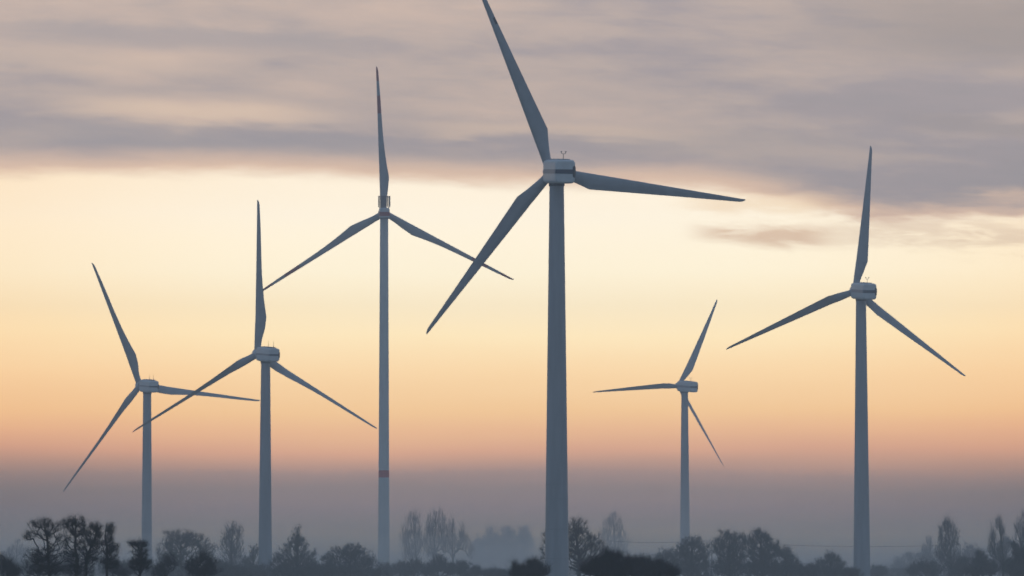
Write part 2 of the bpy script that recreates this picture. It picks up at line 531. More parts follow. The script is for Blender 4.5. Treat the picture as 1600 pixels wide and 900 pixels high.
        c0 = Vector((hw * 0.87, -Dr + 0.06, 0.0)); nrm = Vector((0.75, -0.66, 0)).normalized(); tg = Vector((nrm.y, -nrm.x, 0)) * -1
        ring = []
        rx, rz = (0.36, 0.25 * H) if model == 'big' else (0.26, 0.20 * H)
        for k in range(20):
            a = 2 * math.pi * k / 20
            ring.append(c0 + tg * (rx * math.cos(a)) + Vector((0, 0, rz * math.sin(a))))
        vb.add([p - nrm * 0.15 for p in ring] + [p + nrm * 0.16 for p in ring], [(i, (i + 1) % 20, 20 + (i + 1) % 20, 20 + i) for i in range(20)] + [tuple(range(20, 40))])
        vb.build('cooling_outlet', [M_dark], nac, smooth=False)
    else:
        ribbon([(-hw * 1.0, -Dr + 0.9), (-hw * 0.985, -Dr + 0.5), (-hw * 0.94, -Dr + 0.2), (-hw * 0.85, -Dr), (hw * 0.85, -Dr), (hw * 0.94, -Dr + 0.2), (hw * 0.985, -Dr + 0.5), (hw, -Dr + 0.9)], -0.30 * H, 0.12 * H).build('rear_stripe', [M_red], nac, smooth=False)
        # finned cooler standing on the rear of the roof
        cb = MB()
        y = -1.2; z0 = H / 2 + 0.85; z1 = z0 + 3.2; cw = 4.1
        for s_ in (-1, 1):
            cb.box((s_ * (cw / 2 - 0.25), y, (z0 + z1) / 2), (0.5, 1.0, z1 - z0))
            cb.tube((s_ * cw / 2 * 0.98, y, z0 - 0.1), (s_ * hw * 0.7, y, H / 2 - 0.25), 0.16, 0.16, 8)
            cb.box((s_ * (cw / 2 - 0.85), y, (z0 + z1) / 2), (0.4, 0.9, z1 - z0 - 0.06))
        for k in range(4):
            cb.box((-0.69 + 0.46 * k, y, (z0 + z1) / 2), (0.36, 0.8, z1 - z0 - 0.06))
        cb.box((0, y, z1 + 0.04), (cw + 0.02, 1.04, 0.16)); cb.box((0, y, z0 - 0.35), (cw + 0.1, 1.04, 0.22)); cb.box((0, y, z0 - 0.02), (cw * 0.9, 0.96, 0.12))
        cb.build('roof_cooler', [M_dark], nac, smooth=False)
    # instruments
    if model == 'big':
        ab = MB(); yb_ = -Dr * 0.52; x0 = 0.35; zt_ = H / 2 + 0.12
        ab.tube((x0, yb_, zt_), (x0 + 0.05, yb_, zt_ + 1.05), 0.075, 0.055)
        for s_ in (-1, 1):
            ab.tube((x0 + 0.05, yb_, zt_ + 1.0), (x0 + 0.05 + s_ * 0.42, yb_, zt_ + 1.12), 0.045, 0.045)
            ab.tube((x0 + 0.05 + s_ * 0.40, yb_, zt_ + 1.08), (x0 + 0.05 + s_ * 0.42, yb_, zt_ + 1.38), 0.05, 0.05)
            ab.tube((x0 + 0.05 + s_ * 0.30, yb_, zt_ + 1.42), (x0 + 0.05 + s_ * 0.56, yb_, zt_ + 1.42), 0.10, 0.10)
        ab.build('wind_sensor', [M_dark], nac, smooth=False)
    elif model == 'slim':
        for yy in (-Dr * 0.22, -Dr * 0.78):
            ab = MB()
            ab.tube((0.2, yy, H / 2 - 0.2), (0.2, yy, H / 2 + 0.5), 0.10, 0.07)
            ab.tube((0.2, yy, H / 2 + 0.45), (0.2, yy, H / 2 + 1.9), 0.065, 0.03)
            ab.build('antenna', [M_dark], nac, smooth=False)
    # hub and blades ------------------------------------------------
    fr = Matrix.Translation((0, 0, nz)) @ Matrix.Rotation(R(tiltd), 4, 'X') @ Matrix.Translation((0, oh, 0))
    hr = (0.033 if model == 'slim' else 0.038) * L
    hb = MB()
    hb.lathe([(hr * 0.92, -hr * 0.95), (hr, -hr * 0.6), (hr * 1.02, 0), (hr * 0.95, hr * 0.6), (hr * 0.7, hr * 1.15), (hr * 0.35, hr * 1.45), (0.02, hr * 1.55)], 32, axis='y')
    hubo = hb.build('rotor_hub', [M_nac if model != 'red' else M_blade], root)
    hubo.matrix_local = fr
    if oh - hr > Df - 0.1:
        sb = MB(); sb.lathe([(hr * 0.8, Df - 0.3), (hr * 0.85, oh - hr * 0.7)], 32, axis='y'); s_o = sb.build('main_shaft', [M_joint], root); s_o.location = (0, 0, nz); s_o.rotation_euler = (R(tiltd), 0, 0)
    for k in range(3):
        th = theta + 120 * k
        cm, pk, sh = (cfac * L, 0.205 if model == 'big' else 0.24, model == 'big') if cfac else {'big': (0.080 * L, 0.20, True), 'slim': (0.072 * L, 0.24, False), 'red': (0.066 * L, 0.245, False)}[model]
        bl = blade_mb(L, cm, pk, sh, red=(model == 'red'), patch=(k == 0 and Rpx > 300), pitch=pitch, root_d=0.044 * L if model != 'red' else 0.042 * L)
        bo = bl.build('rotor_blade', [M_blade, M_red if model == 'red' else M_dark], root, ang=50)
        bo.matrix_local = fr @ Matrix.Rotation(R(90 - th), 4, 'Y')
    return root


turbine('nearest and largest wind turbine, navy striped nacelle, top blade cut by the frame', (860.9, 268.3), 869.8, 323, 40.0, 13.7, 113.1, 4.0, 4.6, 3.9, 7.0, 2.8, (4.65, 885), 'big', pitch=2)
turbine('wind turbine near the right edge with a navy striped nacelle and one blade almost upright', (1336.7, 454.0), 1345.3, 228, 40.1, 14.1, 84.65, 3.9, 4.45, 3.9, 8.2, 2.75, (4.6, 880), 'big', pitch=33, cfac=0.086)
turbine('small distant wind turbine between the largest and the right one, one blade pointing left', (1060.9, 603), 1069.8, 150.6, 40.2, 27.2, 64.85, 3.7, 4.4, 3.9, 8.2, 2.75, (4.0, 830), 'big', pitch=44, cfac=0.088)
turbine('white wind turbine with two roof antennas just left of the red banded tower', (402.6, 552.4), 415.0, 240.4, 44.1, 25.9, 91.6, 3.4, 4.1, 3.6, 6.4, 2.6, (3.8, 850), 'slim', pitch=42, cfac=0.079)
turbine('leftmost wind turbine, its right blade reaching the next tower', (218.3, 601.7), 230.0, 208.5, 43.9, 25.6, 114.3, 3.4, 4.1, 3.6, 6.2, 2.65, (3.45, 840), 'slim', pitch=38, cfac=0.079)
turbine('tall slender wind turbine with red bands on blades and tower, finned cooler on top', (600.3, 332.7), 600.2, 230, 50.0, 3.0, 93.2, 3.5, 3.3, 3.0, 6.0, 2.75, (3.9, 870), 'red', pitch=5)


# ------------------------------------------------------------------ trees
def tubes_np(P0, P1, R0, R1, n):
    D_ = P1 - P0
    L_ = np.linalg.norm(D_, axis=1, keepdims=True) + 1e-9
    D_ = D_ / L_
    ref = np.where(np.abs(D_[:, 2:3]) > 0.9, np.array([[1.0, 0, 0]]), np.array([[0, 0, 1.0]]))
    A = np.cross(D_, ref); A /= np.linalg.norm(A, axis=1, keepdims=True) + 1e-9
    B = np.cross(D_, A)
    N = len(P0)
    V = np.zeros((N, 2 * n, 3))
    for i in range(n):
        t = 2 * math.pi * i / n
        off = A * math.cos(t) + B * math.sin(t)
        V[:, i] = P0 + off * R0[:, None]
        V[:, n + i] = P1 + off * R1[:, None]
    base = (np.arange(N) * 2 * n)[:, None]
    Fs = []
    for i in range(n):
        k = (i + 1) % n
        Fs.append(base + np.array([[i, k, n + k, n + i]]))
    return V.reshape(-1, 3), np.concatenate(Fs)


def spikes_np(P0, P1, R0):
    V, _ = tubes_np(P0, P1, R0, R0 * 0, 3)
    V = V.reshape(-1, 6, 3)[:, :4].reshape(-1, 3)     # three base verts and the tip
    base = (np.arange(len(P0)) * 4)[:, None]
    Fs = np.concatenate([base + np.array([[0, 1, 3]]), base + np.array([[1, 2, 3]]), base + np.array([[2, 0, 3]])])
    return V, Fs


def rand_dir(rs, n):
    v = rs.normal(size=(n, 3)); return v / (np.linalg.norm(v, axis=1, keepdims=True) + 1e-9)


def sample_lobes(rs, lobes, n):
    """lobes: (centre xyz, radii xyz, weight)"""
    vol = np.array([l[2] * (l[1][0] * l[1][1] * l[1][2]) ** 0.7 for l in lobes])
    cnt = (n * vol / vol.sum()).astype(int) + 4
    P = []
    for l, c_ in zip(lobes, cnt):
        d = rand_dir(rs, c_); r = rs.random(c_)[:, None] ** (1 / 2.6)
        # a lumpy surface: radius varies with direction
        ph = rs.random(3) * 6
        lump = 1 + 0.24 * np.sin(d[:, :1] * 5 + ph[0]) * np.cos(d[:, 2:3] * 6 + ph[1]) + 0.08 * np.sin(d[:, 1:2] * 9 + d[:, 2:3] * 7 + ph[2])
        P.append(np.array(l[0]) + d * r * lump * np.array(l[1]))
    return np.concatenate(P)


def grow(rs, trunk, pts, steep=0.5, balance=0.25, tip_r=0.02, power=2.3):
    """connect attraction points to a trunk chain; returns nodes, parent index, radius"""
    n0 = len(trunk)
    order = np.argsort(np.linalg.norm(pts - trunk[n0 // 2], axis=1) + rs.random(len(pts)) * 0.3)
    pts = pts[order]
    N = n0 + len(pts)
    P = np.zeros((N, 3)); P[:n0] = trunk
    par = np.full(N, -1); par[1:n0] = np.arange(n0 - 1)
    plen = np.zeros(N)
    for i in range(1, n0): plen[i] = plen[i - 1] + np.linalg.norm(P[i] - P[i - 1])
    plen[:n0] *= 0.6
    for i, p in enumerate(pts):
        k = n0 + i
        d = P[:k] - p
        dist = np.sqrt((d ** 2).sum(1))
        hor = np.sqrt(d[:, 0] ** 2 + d[:, 1] ** 2)
        pen = np.maximum(0, d[:, 2] + steep * hor)
        cost = dist + balance * plen[:k] + 1.6 * pen
        cost[0:max(1, n0 // 5)] += 50
        j = int(np.argmin(cost))
        P[k] = p; par[k] = j; plen[k] = plen[j] + dist[j]
    # wood volume by the pipe model
    rp = np.full(N, tip_r ** power)
    has_child = np.zeros(N, bool)
    for i in range(N - 1, n0 - 1, -1):
        rp[par[i]] += rp[i]
    for i in range(n0 - 1, 0, -1): rp[i - 1] += rp[i]
    return P, par, rp ** (1 / power), n0


def bend(rs, P, par, n0, amount=0.12):
    """split every branch in two with a bow in it, for a natural line"""
    idx = np.arange(n0, len(P)); p = par[idx]
    a = P[p]; b_ = P[idx]; L_ = np.linalg.norm(b_ - a, axis=1, keepdims=True)
    mid = (a + b_) / 2 + rs.normal(size=a.shape) * amount * L_ * 0.6
    mid[:, 2] -= amount * L_[:, 0] * 0.5
    return a, mid, b_, idx, p


def plant(name, label, cat, D, trunk_px, lobes_px, seed, n=700, twigs=4, twig_len=0.9, leaves=0, leaf=0.22, steep=0.5, mt=None, ml=None, group=None,
          trunk_r=None, trunk_top=None, tree=True, depth=1.0, tip_r=0.022, balance=0.25, up=0.45, pads=0, pad_r=(2.2, 0.45), pf=0.6, tw_k=0.6):
    """trunk_px: [(px, py), ...] from foot to tip; lobes_px: [(px, py, rx, ry, weight)]"""
    rs = np.random.default_rng(seed)
    mt = mt or M_twig; ml = ml or M_leaf
    s = D / F
    base = at(trunk_px[0][0], YH, D); base.z = -0.2
    root_loc = np.array([base.x, D, -0.2])
    tr = [np.array(at(a, b_, D)) for (a, b_) in trunk_px[1:]]
    tr = [np.array([base.x, D, -0.2])] + tr
    chain = []
    for a, b_ in zip(tr[:-1], tr[1:]):
        m_ = max(2, int(np.linalg.norm(b_ - a) / 1.3))
        for k in range(m_): chain.append(a + (b_ - a) * k / m_)
    chain.append(tr[-1])
    chain = np.array(chain)
    wob_ = np.cumsum(rs.normal(size=chain.shape) * 0.06, axis=0); wob_[:, 2] = 0; wob_ -= wob_[0]
    chain = chain + wob_
    lobes = []
    for l in lobes_px:
        px, py, rx, ry = l[:4]; wt = l[4] if len(l) > 4 else 1.0
        c_ = np.array(at(px, py, D)); c_[1] += rs.uniform(-0.3, 0.3) * rx * s
        lobes.append((c_, (rx * s, rx * s * depth, ry * s), wt))
    if pads:
        cen = sample_lobes(rs, lobes, pads)
        w_ = rs.random(len(cen)) + 0.35
        ids = rs.choice(len(cen), int(n * pf), p=w_ / w_.sum())
        rr = pad_r[0] * s * 2.0 * (0.5 + rs.random(len(cen)))[ids][:, None]
        q_ = rand_dir(rs, len(ids)) * (rs.random((len(ids), 1)) ** 0.5) * rr
        q_[:, 2] *= pad_r[1]
        pts = np.concatenate([cen[ids] + q_, sample_lobes(rs, lobes, int(n * (1 - pf)))])
    else:
        pts = sample_lobes(rs, lobes, n)
    pts = pts[pts[:, 2] > 0.3]
    P, par, rad, n0 = grow(rs, chain, pts, steep, balance, tip_r)
    if trunk_r: rad[:n0] = np.maximum(rad[:n0], trunk_r * np.linspace(1, 0.25, n0))
    rad[:n0] = np.minimum(rad[:n0], (trunk_r or 0.5) * 1.15 * np.linspace(1, 0.4, n0) + 0.03)
    off = root_loc
    if tree:
        root = empty(name, root_loc.tolist())
        V, Fc = tubes_np(chain[:-1] - off, chain[1:] - off, rad[:n0 - 1], rad[1:n0], 8)
        mesh_obj('trunk', V, Fc, M_bark, root, smooth=True)
    a, mid, b_, idx, p = bend(rs, P, par, n0)
    ra = np.minimum(rad[p], rad[idx] * 1.25); rb = rad[idx]
    thick = rb > tip_r * 2.5
    VV, FF3, FF4 = [], [], []
    MI3, MI4 = [], []
    o = 0
    for msk, nn in ((thick, 5), (~thick, 3)):
        if msk.sum() == 0: continue
        rm = (ra[msk] + rb[msk]) / 2
        for p0, p1, r0, r1 in ((a[msk], mid[msk], ra[msk], rm), (mid[msk], b_[msk], rm, rb[msk])):
            V, Fc = tubes_np(p0 - off, p1 - off, r0, r1, nn)
            VV.append(V); FF4.append(Fc + o); o += len(V)
    # twigs
    if twigs:
        src = b_; di = (b_ - mid); di /= np.linalg.norm(di, axis=1, keepdims=True) + 1e-9
        S = np.repeat(src, twigs, axis=0); Di = np.repeat(di, twigs, axis=0)
        S = S - Di * (rs.random((len(S), 1)) * 0.5)
        d2 = Di * 0.9 + rand_dir(rs, len(S)) * 0.85 + np.array([[0, 0, up]])
        d2 /= np.linalg.norm(d2, axis=1, keepdims=True)
        Ln = twig_len * (0.45 + rs.random((len(S), 1)) * 0.9)
        V, Fc = spikes_np(S - off, S + d2 * Ln - off, np.full(len(S), tip_r * tw_k))
        VV.append(V); FF3.append(Fc + o); o += len(V)
        # second-order twiglets
        S2 = S + d2 * Ln * rs.random((len(S), 1)) * 0.8
        d3 = d2 * 0.6 + rand_dir(rs, len(S)) * 0.9 + np.array([[0, 0, up * 0.5]])
        d3 /= np.linalg.norm(d3, axis=1, keepdims=True)
        V, Fc = spikes_np(S2 - off, S2 + d3 * Ln * 0.6 - off, np.full(len(S), tip_r * tw_k * 0.8))
        VV.append(V); FF3.append(Fc + o); o += len(V)
    nt3 = sum(len(f) for f in FF3); nt4 = sum(len(f) for f in FF4)
    faces = []
    for f in FF4: faces += f.tolist()
    for f in FF3: faces += f.tolist()
    mi = [0] * len(faces)
    if leaves:
        ids = rs.integers(0, len(b_), leaves)
        c_ = b_[ids] + rs.normal(size=(leaves, 3)) * 2.0 * s * (0.4 + 0.9 * rs.random((leaves, 1)))
        u_ = rand_dir(rs, leaves); v_ = np.cross(u_, rand_dir(rs, leaves)); v_ /= np.linalg.norm(v_, axis=1, keepdims=True) + 1e-9
        sz = leaf * (0.5 + rs.random((leaves, 1)))
        q0 = c_ - u_ * sz * 0.5; q2 = c_ + u_ * sz * 0.5; q1 = c_ + v_ * sz * 0.32; q3 = c_ - v_ * sz * 0.32
        V = np.stack([q0, q1, q2, q3], 1).reshape(-1, 3) - off
        Fc = (np.arange(leaves) * 4)[:, None] + np.array([[0, 1, 2, 3]])
        VV.append(V); faces += (Fc + o).tolist(); mi += [1] * leaves; o += len(V)
    V = np.concatenate(VV)
    if tree:
        mesh_obj('crown', V, faces, [mt, ml], root, mi=mi)
    else:
        root = mesh_obj(name, V, faces, [mt, ml], None, mi=mi)
        root.location = root_loc.tolist()
    tag(root, label, cat, group)
    return root


G_DARK = 'dark trees at the bottom left'
G_MIST = 'bare trees standing in the mist'
G_BUSH = 'bushes along the bottom of the picture'

DK = dict(mt=M_twig_dk, ml=M_leaf, group=G_DARK, leaf=0.06, twig_len=0.55, up=0.15, tip_r=0.010, pads=90, pad_r=(1.3, 0.5), pf=0.5, tw_k=0.6, balance=0.18)
plant('alder_tree', 'dark spreading tree with a flat clumped crown, leftmost of the tall dark trees', 'tree', 530, [(78, 902), (77, 870), (75, 848), (70, 818)],
      [(66, 818, 19, 8, 1.5), (50, 834, 13, 9), (86, 823, 12, 9), (94, 842, 10, 9, 0.8), (43, 838, 6, 6, .7), (72, 836, 18, 9, .7), (84, 854, 16, 8, .6), (60, 868, 22, 14, 1.2), (95, 870, 14, 13, 1.0), (76, 888, 30, 12, .8)], 11, n=1050, twigs=4, leaves=1819, trunk_r=0.12, **DK)
plant('alder_tree', 'tallest dark tree at the bottom left with a rounded crown on a straight trunk', 'tree', 525, [(120, 902), (119, 870), (117, 840), (117, 808)],
      [(117, 815, 17, 10, 1.4), (103, 820, 9, 8), (129, 825, 9, 11, .9), (113, 834, 16, 9, .9), (106, 850, 12, 10, .6), (124, 848, 10, 10, .5), (112, 868, 18, 15, 1.0), (122, 886, 20, 11, .8)], 12, n=850, twigs=4, leaves=1540, trunk_r=0.11, **DK)
plant('alder_tree', 'dark forked tree with a leaning crown between the tallest dark tree and a narrow one', 'tree', 540, [(132, 902), (132, 872), (139, 858), (145, 838), (147, 820)],
      [(148, 823, 11, 8, 1.2), (136, 834, 9, 9), (155, 834, 7, 9), (143, 847, 15, 8, .9), (130, 858, 8, 9, 0.5), (150, 858, 11, 9, .5), (140, 872, 16, 12, 1.0)], 13, n=950, twigs=4, leaves=1190, trunk_r=0.10, **DK)
plant('alder_tree', 'narrow dark tree with a small top tuft, rightmost of the tall dark trees at left', 'tree', 550, [(171, 902), (170, 866), (169, 840), (171, 818)],
      [(172, 825, 9, 9, 1.0), (170, 842, 9, 10, .9), (178, 853, 9, 6, .9), (160, 848, 9, 5, .7), (170, 862, 14, 9, .8), (173, 878, 18, 14, .8)], 14, n=850, twigs=4, leaves=1050, trunk_r=0.10, **DK)
plant('alder_tree', 'small dark flat topped tree in front of the leftmost turbine tower', 'tree', 558, [(220, 902), (220, 875), (219, 855), (218, 844)],
      [(219, 849, 14, 5, 1.3), (206, 849, 8, 2.5, .5), (219, 862, 14, 7, .9), (219, 880, 19, 15, 1.5)], 15, n=950, twigs=4, leaves=1540, trunk_r=0.09, **DK)
for (lab, D, base, lobes, sd_, nn) in [
    ('dark low bush cut by the left edge of the picture', 640, 10, [(8, 885, 16, 12), (22, 893, 14, 10), (3, 873, 5, 6, .5)], 21, 380),
    ('dark thicket below the leftmost dark tree', 760, 60, [(62, 880, 24, 18), (88, 888, 20, 14), (48, 892, 16, 10)], 22, 620),
    ('dark undergrowth around the trunks of the tallest dark tree', 820, 118, [(112, 888, 20, 15), (135, 893, 16, 12)], 23, 420),
    ('dark rounded bush right of the small flat topped tree', 760, 262, [(262, 880, 16, 15), (250, 892, 14, 10)], 24, 420),
    ('dark bushy shrub in front of the round crowned tree', 700, 312, [(318, 872, 12, 9, 1.2), (330, 880, 12, 10), (302, 884, 16, 12), (318, 894, 28, 11)], 25, 620),
    ('dark low shrub beside the narrow dark tree', 800, 184, [(180, 890, 14, 12), (196, 896, 10, 8)], 26, 260),
]:
    plant('bush', lab, 'bush', D, [(base, 902), (base, 884)], lobes, sd_, n=int(nn * 1.2), twigs=4, leaves=nn * 4, leaf=0.10, twig_len=1.0, tip_r=0.012, pads=max(16, nn // 7), pad_r=(2.0, 0.7), pf=0.6, up=.6, mt=M_twig_dk, ml=M_leaf_ev, group=G_BUSH, trunk_r=0.12, tree=False, steep=0.3)

MD = dict(group=G_MIST, twigs=5, pads=130, pad_r=(2.0, 1.0), pf=0.55)
plant('broad_tree', 'round crowned hazy tree between the leftmost and second turbine towers', 'tree', 1430, [(285, 902), (284, 872), (283, 848)],
      [(282, 842, 24, 15, 1.6), (262, 856, 18, 17), (306, 846, 20, 15, 1.1), (322, 862, 16, 17), (285, 872, 34, 16, .8), (253, 874, 10, 14, .7)], 31, n=1500, leaves=4300, leaf=0.22, trunk_r=0.4, twig_len=1.1, tip_r=.024, **MD)
plant('slender_tree', 'slender bare tree in the mist left of the second turbine tower', 'tree', 1640, [(361, 902), (361, 868), (361, 840), (362, 814)],
      [(362, 828, 11, 15), (352, 843, 10, 15), (374, 838, 8, 18), (362, 856, 20, 18), (361, 882, 26, 16, .9)], 32, n=1000, leaves=1800, leaf=.2, trunk_r=0.3, twig_len=1.3, steep=1.0, up=.7, tip_r=.024, **MD)
plant('slender_tree', 'pale bare tree in the mist behind the leftmost dark tree', 'tree', 1900, [(24, 902), (25, 870), (26, 845)],
      [(26, 858, 13, 17), (14, 866, 9, 14), (40, 868, 11, 16), (25, 885, 26, 13)], 33, n=650, leaves=700, leaf=.22, trunk_r=0.3, twig_len=1.4, steep=.9, up=.7, **MD)
plant('slender_tree', 'small bare tree touching the left side of the second turbine tower', 'tree', 1560, [(396, 902), (396, 870), (397, 852)],
      [(397, 864, 9, 14), (392, 884, 14, 14), (384, 876, 8, 10)], 34, n=420, leaves=1100, leaf=.2, trunk_r=0.24, twig_len=1.1, steep=.8, up=.6, **MD)
plant('conical_tree', 'pointed hazy tree with sloping shoulders right of the second turbine tower', 'tree', 1400, [(464, 902), (464, 872), (465, 845), (466, 822)],
      [(466, 830, 5.5, 11, .8), (462, 844, 11, 12), (470, 852, 13, 14), (455, 864, 20, 16), (475, 872, 20, 15), (445, 882, 26, 16), (485, 888, 18, 12), (432, 872, 8, 14, .5), (462, 890, 40, 14)], 35, n=1700, leaves=8000, leaf=0.22, trunk_r=0.35, twig_len=1.1, steep=.8, up=.5, tip_r=.024, **MD)
plant('broad_tree', 'round low hazy tree just left of the red banded tower', 'tree', 1450, [(548, 902), (548, 880), (550, 862)],
      [(552, 862, 18, 13, 1.3), (532, 866, 18, 13), (568, 872, 18, 15, 1.1), (515, 876, 12, 14), (548, 884, 42, 15)], 36, n=1500, leaves=7500, leaf=0.22, trunk_r=0.35, twig_len=1.1, tip_r=.024, **MD)
POP = dict(group=G_MIST, twigs=4, leaves=0, steep=1.7, up=1.3, twig_len=1.9, tip_r=.024, balance=0.10, pads=60, pad_r=(0.9, 3.5), pf=0.4, tw_k=0.5)
plant('poplar_tree', 'tall bare poplar, leftmost of the three beside the red banded tower', 'tree', 1960, [(649, 902), (649, 868), (647, 835), (646, 801)],
      [(646, 812, 7, 14), (638, 824, 8, 18), (653, 822, 7, 20), (631, 842, 8, 20, .9), (645, 846, 16, 20), (657, 850, 8, 18, .8), (640, 866, 14, 14, .7), (654, 876, 10, 9, .4)], 41, n=900, trunk_r=0.34, **POP)
plant('poplar_tree', 'tall bare poplar, middle one of the three beside the red banded tower', 'tree', 1940, [(677, 902), (678, 868), (679, 835), (681, 799)],
      [(682, 811, 8, 14), (671, 820, 7, 18), (692, 818, 6, 19), (667, 842, 7, 20, .9), (681, 840, 16, 22), (692, 848, 7, 18, .8), (674, 864, 12, 12, .6)], 42, n=900, trunk_r=0.34, **POP)
plant('poplar_tree', 'bare poplar with open forked limbs, rightmost of the three beside the red banded tower', 'tree', 1920, [(708, 902), (708, 874), (707, 845), (708, 811)],
      [(707, 822, 6, 14), (699, 836, 6, 18), (721, 834, 6, 18), (710, 850, 14, 18, .9), (727, 848, 8, 17, .8), (736, 862, 7, 14, .6), (696, 854, 7, 14, .6)], 43, n=680, trunk_r=0.32, **POP)
plant('poplar_tree', 'pale bare poplar in the mist just right of the largest turbine tower', 'tree', 2080, [(962, 902), (962, 870), (960, 835), (958, 800)],
      [(956, 813, 8, 15), (947, 828, 8, 18), (967, 824, 8, 20), (940, 840, 7, 14, .6), (960, 845, 18, 20), (977, 850, 8, 19, .8), (960, 868, 20, 14, .6)], 44, n=900, trunk_r=0.32, **POP)
plant('poplar_tree', 'hazy bushy poplar rising above the bushes right of the right turbine tower', 'tree', 1640, [(1486, 902), (1486, 868), (1483, 838), (1481, 812)],
      [(1481, 822, 9, 13, 1.2), (1473, 838, 9, 15), (1490, 838, 9, 18), (1480, 855, 17, 16), (1468, 864, 9, 15), (1484, 878, 22, 16)], 45, n=900, trunk_r=0.30, **dict(POP, leaves=3000, leaf=.3))
plant('poplar_tree', 'bare poplar with two upright limbs near the right edge of the picture', 'tree', 1480, [(1567, 902), (1567, 870), (1563, 840), (1561, 811)],
      [(1561, 820, 6, 12, 1.2), (1566, 836, 5, 18), (1552, 838, 6, 16), (1549, 855, 7, 15), (1563, 862, 12, 14)], 46, n=420, trunk_r=0.26, **POP)
plant('poplar_tree', 'bare tree with leaning limbs cut by the right edge of the picture', 'tree', 1500, [(1604, 902), (1602, 870), (1594, 840), (1586, 818)],
      [(1590, 830, 7, 14), (1600, 818, 8, 18), (1604, 842, 12, 18), (1612, 830, 9, 18)], 47, n=420, trunk_r=0.26, **POP)
plant('slender_tree', 'slim pale tree left of the hazy bushy poplar', 'tree', 1850, [(1452, 902), (1452, 868), (1452, 838)],
      [(1452, 848, 6, 13), (1446, 862, 8, 13), (1456, 866, 9, 14), (1450, 882, 18, 14)], 48, n=520, leaves=900, leaf=.22, trunk_r=0.25, twig_len=1.3, steep=1.0, up=.7, **MD)
plant('broad_tree', 'soft misty broad tree between the bushy poplar and the poplar with two limbs', 'tree', 1830, [(1520, 902), (1520, 880), (1520, 862)],
      [(1518, 862, 15, 12, 1.2), (1504, 872, 13, 14), (1534, 870, 14, 14), (1520, 886, 30, 14)], 111, n=900, leaves=4000, leaf=.25, trunk_r=.3, twig_len=1.4, tip_r=.028, **MD)
plant('broad_tree', 'soft misty broad tree behind the slim pale tree', 'tree', 1950, [(1424, 902), (1424, 884), (1424, 872)],
      [(1424, 872, 14, 9, 1.2), (1406, 880, 14, 9), (1440, 872, 14, 12), (1424, 890, 34, 12)], 112, n=900, leaves=4000, leaf=.25, trunk_r=.3, twig_len=1.4, tip_r=.028, **MD)
plant('broad_tree', 'soft misty broad tree behind the poplar with two limbs', 'tree', 1760, [(1572, 902), (1572, 872), (1572, 856)],
      [(1574, 850, 14, 12, 1.1), (1560, 862, 14, 14), (1590, 858, 14, 15), (1572, 880, 32, 16)], 113, n=1000, leaves=4200, leaf=.25, trunk_r=.3, twig_len=1.4, tip_r=.028, **MD)
# the pale clump in the fog
for k, (x, y, wx, sd_, lab) in enumerate([(768, 822, 17, 51, 'very pale foggy tree, leftmost of the clump left of the largest turbine'), (793, 819, 15, 52, 'very pale foggy tree, middle of the clump left of the largest turbine'),
                                    (818, 820, 15, 53, 'very pale foggy tree, rightmost of the clump left of the largest turbine'), (747, 836, 12, 54, 'low very pale foggy tree right of the three poplars')]):
    plant('foggy_tree', lab, 'tree', 2750, [(x, 902), (x, 870), (x, y + 6)],
          [(x, y + 17, wx * .75, 17, 1.2), (x - wx * .5, y + 32, wx * .7, 20), (x + wx * .5, y + 30, wx * .7, 20), (x, y + 55, wx * 1.05, 24)], sd_, n=650, leaves=3500, leaf=.5, trunk_r=.4, twig_len=1.8, tip_r=.04, steep=1.0, up=.7, group='pale clump of trees in the fog', twigs=4)
# dark tree beside the main tower
plant('oak_tree', 'dark bare tree with fine twigs directly behind the largest turbine tower', 'tree', 1150, [(903, 902), (903, 868), (900, 842), (896, 818)],
      [(900, 822, 14, 12, 1.2), (912, 836, 16, 14), (890, 838, 17, 16), (927, 850, 16, 14), (868, 846, 14, 13), (900, 862, 30, 18), (940, 862, 12, 12), (855, 838, 10, 9, .6), (850, 858, 7, 18, .5), (915, 885, 28, 14)], 55,
      n=1700, twigs=5, leaves=2500, leaf=.16, trunk_r=0.38, twig_len=1.1, tip_r=.022, pads=150, pad_r=(1.8, 0.9), pf=.5, up=.6, mt=M_twig_dk, ml=M_leaf, group='dark trees around the largest turbine tower')
for (lab, D, base, lobes, sd_, nn) in [
    ('dark dense bush right of the largest turbine tower, highest of the dark mass', 620, 955, [(953, 876, 13, 13, 1.2), (966, 872, 8, 9, .8), (941, 876, 8, 10, .7), (978, 880, 8, 9, .7), (930, 884, 12, 12), (976, 887, 18, 11), (955, 893, 38, 11), (918, 890, 8, 9, .5)], 61, 1300),
    ('dark dense low bush sloping away to the right of the dark mass', 650, 1015, [(1000, 882, 13, 9, 1.2), (1014, 882, 7, 8, .6), (990, 884, 8, 9, .6), (1028, 886, 12, 8), (1040, 889, 8, 8, .6), (1050, 895, 12, 7), (1015, 896, 38, 8)], 62, 1050),
    ('dark ragged bush left of the largest turbine tower', 720, 832, [(834, 886, 12, 11), (812, 891, 14, 9), (846, 892, 12, 10), (825, 897, 28, 7), (805, 888, 5, 8, .4)], 63, 800),
]:
    plant('bush', lab, 'bush', D, [(base, 902), (base, 890)], lobes, sd_, n=int(nn * 1.3), twigs=5, leaves=nn * 4, leaf=0.09, twig_len=1.05, tip_r=0.012, tw_k=.8, pads=nn // 8, pad_r=(2.2, 0.7), pf=.5, up=.6, mt=M_twig_dk, ml=M_leaf_ev, group=G_BUSH, trunk_r=0.12, tree=False, steep=0.25)
